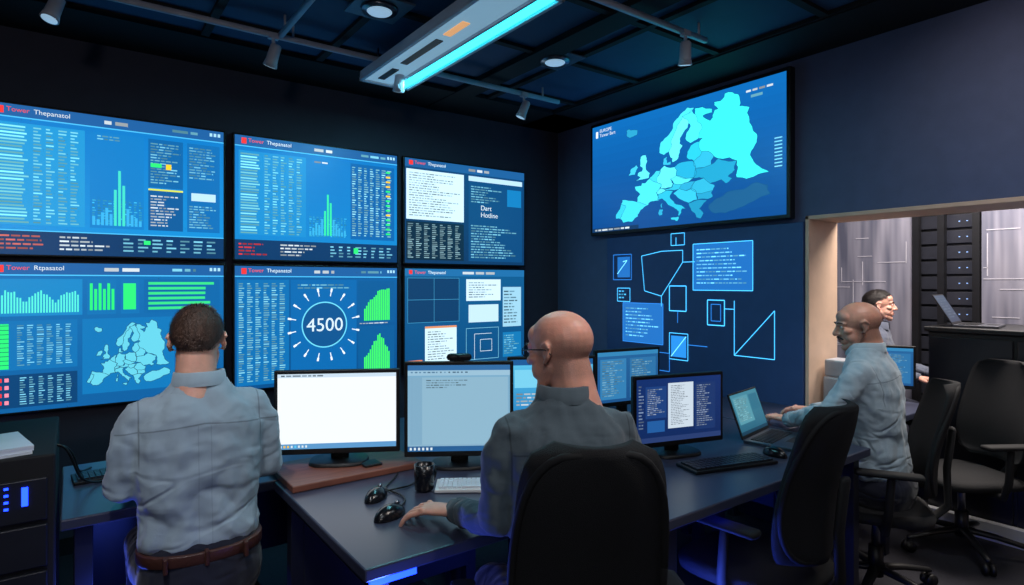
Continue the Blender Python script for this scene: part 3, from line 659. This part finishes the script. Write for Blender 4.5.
def head(parent,loc,rot,mskin,hair=None,mhair=None,glasses=False,mustache=False):
    h=empty('head',loc,0,parent); h.rotation_euler=rot
    b=MB()
    b.ell((0,-.014,.030),(.0755,.098,.084)); b.ell((0,.018,-.030),(.062,.070,.072))
    b.loft([(-.050,.0,-.045),(-.040,.035,-.083),(0,.066,-.100),(.040,.035,-.083),(.050,.0,-.045)],[.017,.018,.020,.018,.017],ref=(0,0,1))
    b.ell((0,.064,-.098),(.022,.019,.016)); b.ell((0,.052,.048),(.058,.034,.036))
    b.loft([(-.045,.068,.020),(-.02,.083,.021),(0,.083,.017),(.02,.083,.021),(.045,.068,.020)],[.008,.009,.009,.009,.008],ref=(0,0,1))
    b.loft([(0,.080,.016),(0,.092,-.006),(0,.104,-.027)],[.009,.010,.013],ref=(1,0,0)); b.ell((-.012,.092,-.030),(.009,.011,.008)); b.ell((.012,.092,-.030),(.009,.011,.008))
    for s_ in (-1,1):
        b.ell((s_*.042,.056,-.018),(.022,.022,.016)); b.ell((s_*.031,.073,.004),(.015,.010,.010))
        b.ell((s_*.040,.035,-.050),(.024,.034,.030))
        b.loft([(s_*.073,.002,-.028),(s_*.080,-.004,-.030),(s_*.085,-.018,-.012),(s_*.088,-.026,.012),(s_*.083,-.014,.026),(s_*.076,.004,.018)],[.0055]*6,ref=(0,0,1),n=10)
        b.ell((s_*.077,-.010,-.003),(.006,.014,.024))
    b.ell((0,.080,-.058),(.024,.012,.006)); b.ell((0,.079,-.069),(.021,.012,.007)); b.ell((0,.070,-.064),(.034,.018,.020))
    b.loft([(0,-.020,-.01),(0,-.034,-.07),(0,-.045,-.13),(0,-.055,-.19)],[(.060,.066),(.060,.064),(.062,.063),(.076,.068)],ref=(1,0,0),n=24)
    b.obj('head_skin',mskin,h,remesh=.0042,smooth=4)
    b=MB()
    for s_ in (-1,1):
        b.ell((s_*.031,.0775,.004),(.0115,.0085,.0065),mi=0); b.ell((s_*.031,.0835,.004),(.0052,.0032,.0052),mi=1)
    b.obj('eyes',[m_eye,m_iris],h)
    b=MB(); b.ell((0,.0845,-.0585),(.021,.009,.0042)); b.ell((0,.084,-.067),(.018,.009,.0048)); b.obj('lips',m_lip,h)
    if mhair:
        b=MB()
        for s_ in (-1,1): b.loft([(s_*.014,.0905,.022),(s_*.03,.090,.027),(s_*.046,.077,.023)],[(.0022,.003)]*3,ref=(0,0,1),n=8)
        if mustache:
            for s_ in (-1,1): b.loft([(0,.094,-.044),(s_*.014,.091,-.047),(s_*.027,.080,-.056)],[(.005,.005),(.005,.005),(.003,.003)],ref=(0,0,1),n=8)
        b.obj('eyebrows',mhair,h)
    if hair=='full':
        C=(0,-.016,.028); RX,RY,RZ=.0790,.103,.093
        def thrf(x,y):
            if y>.03: t=.060+.2*(y-.03)
            elif y>-.02: t=.022+(y+.02)*.76
            else: t=.022+ (y+.02)*1.05
            return max(t,-.034)
        def fn(q):
            x,y,z=q; thr=thrf(x,y)
            k=1.0 if z>thr+.012 else (.86 if z<thr-.008 else .86+.14*(z-thr+.008)/.020)
            nz=1+.006*math.sin(x*190+z*60)*math.sin(y*150)
            return (C[0]+(x-C[0])*k*nz,C[1]+(y-C[1])*k*nz,C[2]+(z-C[2])*k*nz)
        b=MB(); b.ell(C,(RX,RY,RZ),n=96,k=64,fn=fn); b.obj('hair',mhair,h,smooth=1)
        rr=random.Random(11); vs=[];fs=[]
        for _ in range(9000):
            u=rr.uniform(-1,1); t=rr.uniform(0,2*math.pi); s_=math.sqrt(1-u*u); d=Vector((s_*math.cos(t),s_*math.sin(t),u))
            p=Vector((C[0]+d.x*RX,C[1]+d.y*RY,C[2]+d.z*RZ))
            dz=p.z-thrf(p.x,p.y)
            if dz<-.004: continue
            if dz<.006: p=Vector(C)+(p-Vector(C))*.955
            nrm=Vector((d.x/RX,d.y/RY,d.z/RZ)).normalized()
            flow=Vector((p.x*3,(.8 if p.y>-.03 and p.z>.08 else -.2),-.9 if p.z<.09 else -.1)); tg=flow-nrm*flow.dot(nrm); tg.normalize()
            tg=(tg+Vector((rr.uniform(-.35,.35),rr.uniform(-.35,.35),rr.uniform(-.35,.35)))).normalized()
            L_=rr.uniform(.008,.018)*(1.3 if p.z>.06 else .6); sd=nrm.cross(tg).normalized()*.0007
            a_=p-nrm*.001; o=len(vs); m_=p+tg*L_*.5+nrm*.0022
            vs+= [tuple(a_-sd),tuple(a_+sd),tuple(m_+sd),tuple(m_-sd),tuple(p+tg*L_+nrm*.002)]
            fs+= [(o,o+1,o+2,o+3),(o+3,o+2,o+4)]
        b=MB(); b.add(vs,fs,0,False); b.obj('hair_strands',mhair,h)
    if glasses:
        b=MB()
        for s_ in (-1,1):
            pts=[(s_*.033+.022*math.cos(t),.094-.004*abs(math.cos(t)),.003+.015*math.sin(t)) for t in [2*math.pi*k/20 for k in range(21)]]
            b.loft(pts,[.0016]*21,ref=(0,1,0),n=6)
            b.loft([(s_*.055,.090,.008),(s_*.078,.04,.010),(s_*.082,-.010,.008),(s_*.080,-.026,-.006)],[.0018]*4,ref=(0,0,1),n=6)
        b.loft([(-.011,.096,.006),(.011,.096,.006)],[.0016]*2,ref=(0,0,1),n=6)
        b.obj('eyeglasses',m_black,h)
    return h

def hand(parent,name,w,d,up,side,mskin,curl=(14,26,20)):
    d=Vector(d).normalized(); up=Vector(up); x=d.cross(up).normalized(); up=x.cross(d).normalized()
    M=Matrix((( x.x,d.x,up.x,w[0]),(x.y,d.y,up.y,w[1]),(x.z,d.z,up.z,w[2]),(0,0,0,1)))
    b=MB(); b.M=M
    b.loft([(0,-.05,0),(0,-.01,0),(0,.02,.001),(0,.05,.002),(0,.085,.002)],[(.027,.022),(.026,.019),(.033,.017),(.040,.015),(.040,.012)],ref=(1,0,0),n=20)
    for i,(fx,L,sp) in enumerate(((-.032,.062,-13),(-.0107,.078,-4),(.0107,.083,4),(.032,.074,12))):
        fx*=-side; sp*=-side
        L1,L2,L3=L*.45,L*.30,L*.25; p=Vector((fx,.078,.002)); pts=[p.copy()]; a=0
        for l,c in zip((.012+L1,L2,L3),curl):
            a+=math.radians(c); p=p+Vector((math.sin(math.radians(sp))*math.cos(a),math.cos(a)*math.cos(math.radians(sp)),-math.sin(a)))*l; pts.append(p.copy())
        b.loft(pts,[.0090,.0086,.0077,.0066],ref=(1,0,0),n=12)
        b.ell((fx,.084,.009),(.009,.010,.006),n=12,k=8)
    t=side
    b.loft([(t*.020,.012,-.004),(t*.044,.038,-.010),(t*.058,.064,-.014),(t*.064,.088,-.017)],[.015,.012,.0105,.008],ref=(0,0,1),n=12)
    return b.obj(name,mskin,parent,remesh=.0030,smooth=2)

def person(name,loc,rz,elb,wri,hd,shirt,pants,mskin,lean=.05,hrot=(0,0,0),hair=None,mhair=None,glasses=False,mustache=False,mheadskin=None,hdz=1.278,seat=.44,headoff=(0,0),belt=None,kn=.42,wide=1.,bz=.555):
    """elb/wri: world points (left,right); figure faces local +Y"""
    e=empty(name,(loc[0],loc[1],0),rz); th=math.radians(rz); c,s=math.cos(th),math.sin(th)
    def L(p): dx,dy=p[0]-loc[0],p[1]-loc[1]; return (dx*c+dy*s,-dx*s+dy*c,p[2])
    def LD(p): return (p[0]*c+p[1]*s,-p[0]*s+p[1]*c,p[2])
    ly=lambda z: lean*max(0,(z-.5))/.65
    b=MB()
    rings=[(bz+.005,.166,.118),(bz+.022,.176,.128),(bz+.055,.174,.127),(.76,.170,.120),(.85,.182,.125),(.95,.194,.128),(1.02,.193,.120),(1.070,.170,.104),(1.108,.124,.088),(1.142,.084,.075),(1.165,.070,.068)]
    b.loft([(0,ly(z)-.01,z) for z,_,_ in rings],[(rx*wide,ry) for _,rx,ry in rings],ref=(1,0,0),n=40,e=2.25,dome=False)
    for i,sx in enumerate((-1,1)):
        sh=Vector((sx*.163*wide,ly(1.05)-.005,1.054)); el=Vector(L(elb[i])); wr=Vector(L(wri[i]))
        mid=(sh+el)/2+Vector((sx*.010,-.006,0)); m2=el.lerp(wr,.35)
        b.loft([Vector((sx*.10,ly(1.05),1.066)),sh,sh.lerp(el,.25)+Vector((sx*.010,0,0)),mid,el,m2,el.lerp(wr,.75),wr],[.056,.060,.059,.054,.049,.047,.040,.036],ref=(0,1,.2),n=18)
    b.obj('shirt',shirt,e,remesh=.0090,smooth=4,disp=(.065,.022))
    b=MB(); yc=ly(1.15)-.012
    z0,z1,r0,r1=1.138,1.190,.084,.070
    vs=[];fs=[];n=40
    for k in range(n+1):
        an=math.pi/2+.18+(2*math.pi-.36)*k/n; cx,cy=math.cos(an),math.sin(an)
        fr=max(0,cy)
        for (r,z) in ((r0,z0-.03*fr),(r1+.005,z1-.012*fr-.002),(r1-.004,z1-.012*fr),(r1-.006,z0-.02*fr)):
            vs.append((cx*r,yc+cy*r*.98+.015*fr,z))
    for k in range(n):
        for j in range(3): q=k*4+j; fs.append((q,q+4,q+5,q+1))
    b.add(vs,fs,0,True)
    for i,sx in enumerate((-1,1)):
        el=Vector(L(elb[i])); wr=Vector(L(wri[i])); d=(wr-el).normalized()
        b.loft([wr-d*.045,wr+d*.018],[.040,.037],ref=(0,1,.2),n=20,dome=False)
    b.obj('collar_and_cuffs',shirt,e,smooth=1)
    b=MB(); z=seat
    b.loft([(0,-.02,z+.045),(0,-.015,z+.09),(0,-.01,bz+.012)],[(.175*wide,.135),(.180*wide,.140),(.168*wide,.120)],ref=(1,0,0),n=36,e=2.2)
    for sx in (-1,1):
        b.loft([(sx*.09,-.03,z+.085),(sx*.11,.12,z+.085),(sx*.135,kn-.05,z+.075),(sx*.137,kn,z+.055),(sx*.135,kn+.015,z-.02),(sx*.13,kn-.01,.25),(sx*.13,kn-.02,.10)],[.088,.086,.066,.064,.060,.056,.050],ref=(1,0,0),n=20)
    b.obj('trousers',pants,e,remesh=.011,smooth=4,disp=(.09,.010))
    b=MB()
    for sx in (-1,1):
        b.loft([(sx*.13,kn-.07,.05),(sx*.13,kn-.01,.055),(sx*.132,kn+.07,.045),(sx*.136,kn+.16,.032)],[(.040,.048),(.041,.053),(.046,.040),(.040,.026)],ref=(1,0,0),n=20)
        b.box(sx*.13-.043,sx*.13+.048,kn-.11,kn+.17,0,.016)
    b.obj('shoes',m_black,e,bevel=.004)
    if belt:
        b=MB(); rx,ry=.180*wide,.132
        b.loft([(0,-.010,bz-.018),(0,-.010,bz+.016)],[(rx,ry),(rx,ry)],ref=(1,0,0),n=48,e=2.25,dome=False)
        for x_ in (-.11,-.0,.11): b.box(x_-.006,x_+.006,-.148,-.12,bz-.024,bz+.022)
        b.obj('belt',belt,e,bevel=.003)
    for i,sx in enumerate((-1,1)):
        wr=Vector(L(wri[i])); hand(e,'hand_left' if i==0 else 'hand_right',tuple(wr+Vector(LD(hd[i])).normalized()*.02),LD(hd[i]),(0,0,1),-sx,mskin)
    head(e,(headoff[0],ly(1.2)+.028+headoff[1],hdz),hrot,mheadskin or mskin,hair,mhair,glasses,mustache)
    return e

sk1=skin_mat('skin_neck_tan',(222,168,148)); sk2=skin_mat('skin_head_stubble',(226,164,144),(134,108,100),amt=.6); sk3=skin_mat('skin_head_stubble_dark',(212,154,132),(78,60,56),amt=.7)
hr1=mat('hair_dark_brown',(84,62,52),.5,var=.4,vscale=60,bump=.5,bscale=180,stretch=(1,1,.25))
hr2=mat('hair_black',(34,27,26),.5,var=.35,vscale=60,bump=.5,bscale=180,stretch=(1,1,.25))
shA=cloth('shirt_pale_blue',(150,168,182),True); shB=cloth('shirt_charcoal_teal',(76,90,100),True); shC=cloth('shirt_light_grey',(158,176,188),True); shD=cloth('shirt_slate',(90,96,112))
trs=cloth('trousers_navy',(28,31,46)); lea=mat('belt_leather',(70,42,36),.35,bump=.2)

def stool(x,y,h):
    e=empty('stool',(x,y,0))
    b=MB(); b.loft([(0,0,h-.055),(0,0,h-.045),(0,0,h-.01),(0,0,h)],[.15,.175,.178,.16],dome=False,n=36); b.obj('seat',m_fabric,e)
    b=MB(); b.cyl((0,0,.04),(0,0,h-.05),.022); b.loft([(0,0,.0),(0,0,.015),(0,0,.04)],[.19,.185,.04],dome=False,n=36); b.obj('pedestal',m_metal,e)
# man at the video wall
person('man',(.335,2.15),-2,[(.12,2.19,.84),(.55,2.18,.84)],[(.17,2.41,.785),(.50,2.41,.785)],[(.15,1,-.02),(-.15,1,-.02)],shA,trs,sk1,lean=.05,hrot=(math.radians(-4),0,math.radians(-12)),hair='full',mhair=hr1,seat=.47,belt=lea,wide=1.0,hdz=1.278,bz=.64)
stool(.335,2.13,.466)
# seated man in the foreground
person('man',(1.085,1.195),-22,[(.915,1.33,.825),(1.34,1.24,.83)],[(.935,1.55,.785),(1.36,1.50,.785)],[(-.62,.78,-.03),(.0,1,-.03)],shB,trs,sk1,lean=.10,hrot=(math.radians(-6),0,math.radians(38)),mhair=hr1,glasses=True,mheadskin=sk2,hdz=1.275,kn=.40,wide=.95)
office_chair(1.058,1.175,-31,top=1.125,W_=.375)
# man at the right desk
person('man',(3.11,1.275),12,[(2.80,1.36,.875),(3.40,1.40,.85)],[(2.90,1.60,.785),(3.22,1.64,.785)],[(.12,1,-.03),(-.2,1,-.03)],shC,trs,sk1,lean=.06,hrot=(math.radians(-8),0,math.radians(30)),mhair=hr2,mheadskin=sk3,mustache=True,hdz=1.262,kn=.36,wide=1.1)
office_chair(3.09,1.28,30,top=1.02,W_=.44)
# man beyond the opening
person('man',(4.97,2.08),192,[(4.78,1.92,.83),(5.18,1.95,.83)],[(4.80,1.72,.80),(5.14,1.74,.80)],[(0,-1,0),(0,-1,0)],shD,trs,sk1,lean=.03,hrot=(0,0,math.radians(12)),hair='full',mhair=hr2,hdz=1.30,headoff=(0,-.015),kn=.30)
stool(4.97,2.08,.436)
office_chair(2.09,1.27,4,top=1.06,W_=.46)
office_chair(3.95,1.2,57,top=1.04,W_=.46)

# ---------------------------------------------------------------- neighbouring room
m_nw=mat('neighbour_wall',(150,148,162),.7)
b=MB(); b.box(6.3,6.45,BF-.2,BB,0,ZC); b.obj('wall_neighbour_far',m_nw)
b=MB(); b.box(AR+TH,6.3,3.4,3.5,0,ZC); b.obj('wall_neighbour_side',m_nw)
b=MB(); b.box(AR+TH,6.3,BF-.2,BF-.1,0,ZC); b.obj('wall_neighbour_front',m_nw)
b=MB(); b.box(AR+TH,6.45,BF-.2,BB,ZC,ZC+.1); b.obj('ceiling_neighbour',mat('ceiling_neighbour_paint',(150,140,130),.8))
b=MB(); b.box(4.22,4.27,-1.0,1.62,0,.10); b.obj('trim_3',m_whitep)
def glassy(name,c1,c2):
    m=bpy.data.materials.new(name); m.use_nodes=True; nt=m.node_tree; p=nt.nodes['Principled BSDF']
    tc=nt.nodes.new('ShaderNodeTexCoord'); mp=nt.nodes.new('ShaderNodeMapping'); mp.inputs['Scale'].default_value=(1,5,.4); nt.links.new(tc.outputs['Object'],mp.inputs[0])
    n=nt.nodes.new('ShaderNodeTexNoise'); n.inputs['Scale'].default_value=2.0; nt.links.new(mp.outputs[0],n.inputs['Vector'])
    r=nt.nodes.new('ShaderNodeValToRGB'); r.color_ramp.elements[0].position=.35; r.color_ramp.elements[1].position=.68; r.color_ramp.elements[0].color=lin(c1); r.color_ramp.elements[1].color=lin(c2)
    nt.links.new(n.outputs['Fac'],r.inputs[0]); nt.links.new(r.outputs[0],p.inputs['Base Color']); p.inputs['Roughness'].default_value=.12
    return m
m_frost=glassy('frosted_glass_panel',(90,92,108),(156,154,166))
m_etch=mat('etched_lines',(182,180,190),.5)
e=empty('glass_partition',(5.35,0,0))
b=MB()
for (y0,y1) in ((1.95,3.35),(.95,1.50),(-.4,.85),(-1.8,-.5)): b.box(-.01,.01,y0,y1,.08,2.62)
b.obj('panels',m_frost,e)
b=MB()
for y in (3.38,2.62,1.92,1.75,1.53,.90,.25,-.45): b.box(-.03,.03,y-.022,y+.022,0,2.7)
b.box(-.03,.03,-1.85,3.4,2.62,2.70); b.box(-.03,.03,-1.85,3.4,0,.08); b.obj('mullions',m_black,e)
b=MB(); rr=random.Random(3)
for k in range(110):
    y=rr.uniform(-.4,3.2); z=rr.uniform(.9,2.3); l=rr.uniform(.08,.4)
    if 1.50<y<1.97 or .85<y<.97: continue
    if rr.random()<.5: b.box(-.0125,-.0105,y,y+.006,z,z+l)
    else: b.box(-.0125,-.0105,y,min(y+l,3.3 if y>1.95 else (1.49 if y>.9 else .84)),z,z+.006)
b.obj('etching',m_etch,e)
e=empty('server_rack',(5.85,1.95,0))
b=MB(); b.box(-.3,.3,-.45,.45,0,2.1); b.obj('cabinet',m_black,e,bevel=.006)
b=MB()
for k in range(16): b.box(-.315,-.3,-.42,.42,.1+k*.12,.2+k*.12)
b.obj('units',mat('rack_unit_grey',(52,54,64),.35),e,bevel=.002)
b=MB()
for k in range(16):
    for j in range(3): b.box(-.318,-.314,-.36+j*.05,-.350+j*.05,.145+k*.12,.151+k*.12)
b.obj('status_leds',emat('led_white',(150,190,255),.8),e)
# black cabinet with two laptops on top
e=empty('storage_cabinet',(4.62,.83,0))
b=MB(); b.box(-.32,.32,-.65,.65,0,1.17); b.box(-.34,.34,-.67,.67,1.17,1.20); b.obj('carcass',m_black,e,bevel=.006)
b=MB()
for k in range(3): b.box(-.332,-.32,-.63+k*.43,-.63+k*.43+.41,.05,1.14)
b.obj('doors',mat('cabinet_door',(20,22,30),.3),e,bevel=.004)
b=MB()
for k in range(3): b.box(-.345,-.332,-.27+k*.43,-.255+k*.43,.65,.80)
b.obj('handles',m_metal,e,bevel=.002)
def s_grey(c): gradbg(c,(60,80,104),(40,56,80)); c.text(.08,.1,.9,.9,8,(110,130,150))
laptop(4.52,1.28,8,1.201,s_grey,w=.30,ang=30); laptop(4.55,.86,-100,1.201,s_grey,w=.34)
e=empty('desk_printer',(3.66,1.69,.741),0)
b=MB(); b.box(-.09,.09,-.08,.08,0,.18); b.box(-.075,.075,-.06,.08,.18,.28); b.obj('body',mat('printer_grey',(160,162,170),.4),e,bevel=.012)
b=MB(); b.box(-.07,.07,-.085,-.078,.09,.14); b.box(-.05,.05,-.12,-.08,.05,.06); b.obj('tray',m_black,e,bevel=.002)

# ---------------------------------------------------------------- ceiling fittings
e=empty('linear_ceiling_light',(1.53,2.66,2.70))
b=MB(); b.box(-.16,.16,-.74,.74,-.02,.02); b.box(-.16,-.14,-.74,.74,-.035,-.02); b.box(.045,.06,-.74,.74,-.035,-.02); b.box(.14,.16,-.74,.74,-.035,-.02); b.box(-.16,.16,-.74,-.72,-.035,.02); b.box(-.16,.16,.72,.74,-.035,.02)
b.obj('housing',m_white,e,bevel=.003)
b=MB(); b.box(.070,.125,-.71,.71,-.030,-.022); b.obj('led_strip',m_cyan,e)
b=MB(); b.box(-.135,.040,-.715,.715,-.0245,-.020); b.obj('housing_glow',m_hglow,e)  # glowing sheet added so the underside of the housing looks lit
b=MB(); b.box(-.08,-.04,-.05,.35,-.029,-.0245); b.box(-.08,-.04,.45,.65,-.029,-.0245); b.obj('vent_slot',m_black,e)
b=MB(); b.box(-.08,-.04,-.30,-.12,-.029,-.0245); b.obj('amber_indicator',emat('amber_led',(235,170,110),.8),e)
b=MB()
for y in (-.6,.6): b.cyl((-.1,y,.02),(-.1,y,.127),.005); b.cyl((.1,y,.02),(.1,y,.127),.005)
b.obj('hangers',m_metal,e)
def tracklight(name,p0,p1,spots):
    e=empty(name,(0,0,0)); b=MB()
    b.loft([p0,p1],[(.014,.012)]*2,ref=(0,0,1),n=8,dome=False,e=6)
    for t in (0.04,.5,.96):
        q=Vector(p0).lerp(Vector(p1),t); b.cyl(tuple(q),(q.x,q.y,ZC),.006)
    b.obj('track',m_track,e)
    for i,(pos,aim) in enumerate(spots):
        q=Vector(pos); a=Vector(aim).normalized(); b=MB()
        b.cyl((q.x,q.y,q.z),(q.x,q.y,q.z-.07),.009,n=12)
        cc=q+Vector((0,0,-.10)); b.loft([cc-a*.055,cc-a*.045,cc+a*.03,cc+a*.062],[.018,.027,.030,.036],dome=False,n=24,ref=(.3,1,.2))
        b.loft([cc+a*.0615,cc+a*.064],[.030,.030],dome=False,n=24,mi=1,ref=(.3,1,.2))
        b.cb((q.x,q.y,q.z-.005),(.05,.03,.03))
        b.obj('spot_head_%d'%(i+1),[m_track,m_lens],e)
ZT=2.75
tracklight('track_light',(-.9,3.23,ZT),(2.78,3.23,ZT),[((-.06,3.23,ZT),(-.3,-.2,-1)),((.84,3.23,ZT),(-.2,.5,-1)),((1.54,3.21,ZT),(.1,.4,-1)),((2.47,3.23,ZT),(-.3,.3,-1))])
tracklight('track_light',(.87,1.2,ZT),(.87,3.21,ZT),[((.87,2.0,ZT),(0,.3,-1))])
tracklight('track_light',(1.2,1.95,ZT),(2.7,1.95,ZT),[((2.53,1.95,ZT),(.2,.2,-1)),((1.25,1.95,ZT),(-.2,.2,-1))])
m_dt=mat('downlight_trim',(90,105,125),.4)
for (x,y) in ((2.32,2.73),(1.2,2.72),(.2,1.4),(2.6,.6)):
    e=empty('recessed_downlight',(x,y,ZC))
    b=MB(); b.box(-.13,.13,-.13,.13,-.03,-.02); b.obj('trim_plate',m_dt,e,bevel=.003)
    b=MB(); b.loft([(0,0,-.045),(0,0,-.03)],[.085,.09],dome=False,n=32,mi=0); b.loft([(0,0,-.050),(0,0,-.045)],[.055,.06],dome=False,n=32,mi=1); b.obj('ring',[m_metal,m_lens],e)
e=empty('added_fill_lamp',(-.9,-1.0,0))  # unseen lamp added behind the camera for fill light
b=MB(); b.loft([(0,0,0),(0,0,.02),(0,0,.04)],[.15,.15,.03],dome=False,n=32); b.cyl((0,0,.03),(0,0,1.80),.014); b.loft([(0,0,1.78),(0,0,1.82),(0,0,1.90)],[.03,.10,.16],dome=False,n=32); b.obj('stand_and_bowl',m_metal,e)
b=MB(); b.ell((0,0,2.0),(.09,.09,.09)); b.obj('globe',emat('fill_lamp_globe',(255,235,215),2.0),e)

# ---------------------------------------------------------------- lights
def area(name,loc,energy,col,size,rot=(0,0,0),sy=None):
    l=bpy.data.lights.new(name,'AREA'); l.energy=energy; l.color=col; l.size=size
    if sy: l.shape='RECTANGLE'; l.size_y=sy
    o=bpy.data.objects.new(name,l); COL.objects.link(o); o.location=loc; o.rotation_euler=rot; return o
def spot(name,loc,tgt,energy,col,ang=60,blend=.6,size=.05):
    l=bpy.data.lights.new(name,'SPOT'); l.energy=energy; l.color=col; l.spot_size=math.radians(ang); l.spot_blend=blend; l.shadow_soft_size=size
    o=bpy.data.objects.new(name,l); COL.objects.link(o); o.location=loc
    o.rotation_euler=(Vector(tgt)-Vector(loc)).to_track_quat('-Z','Y').to_euler(); return o
def point(name,loc,energy,col,size=.05):
    l=bpy.data.lights.new(name,'POINT'); l.energy=energy; l.color=col; l.shadow_soft_size=size
    o=bpy.data.objects.new(name,l); COL.objects.link(o); o.location=loc; return o
area('ceiling_lamp_rear',(-.2,-.1,2.76),12,(.86,.93,1),.8)
area('ceiling_lamp_side',(2.2,.4,2.76),9,(.84,.92,1),.8)
area('linear_lamp',(1.63,2.66,2.655),14,(.25,.85,1),.06,sy=1.4)
point('added_fill_light',(-.9,-1.0,2.13),40,(1,.92,.86),.12)  # added soft fill for ceiling, walls and the men's backs
spot('downlight_lamp',(-.05,1.35,2.7),(.33,2.15,1.0),62,(.97,.97,1),46,.8)
spot('downlight_lamp',(1.45,.55,2.7),(1.1,1.25,1.15),52,(1,.88,.80),40,.8)
spot('downlight_lamp',(2.75,.6,2.7),(3.1,1.28,1.15),38,(1,.95,.92),44,.8)
spot('wall_wash_lamp',(2.5,.6,2.6),(3.475,.75,2.25),10,(1,.75,.6),80,1.)
area('neighbour_ceiling_lamp',(4.6,1.2,2.75),110,(1,.9,.82),1.2)
point('desk_glow_lamp',(.68,1.43,.60),4,(.06,.12,1),.03)
point('under_desk_lamp',(1.66,1.25,.35),14,(.06,.12,1),.05)
point('under_desk_lamp_wall',(.10,2.30,.40),5,(.06,.12,1),.05)
w=bpy.data.worlds.new('world'); S.world=w; w.use_nodes=True
w.node_tree.nodes['Background'].inputs[0].default_value=(.25,.45,1,1); w.node_tree.nodes['Background'].inputs[1].default_value=.05

# ---------------------------------------------------------------- camera
cam=bpy.data.cameras.new('camera'); co=bpy.data.objects.new('camera',cam); COL.objects.link(co)
co.location=(0,0,1.47); co.rotation_euler=(math.pi/2,0,math.radians(-36.26)); cam.sensor_width=36; cam.lens=600/1024*36; cam.shift_y=-.0093; cam.clip_start=.05
S.camera=co
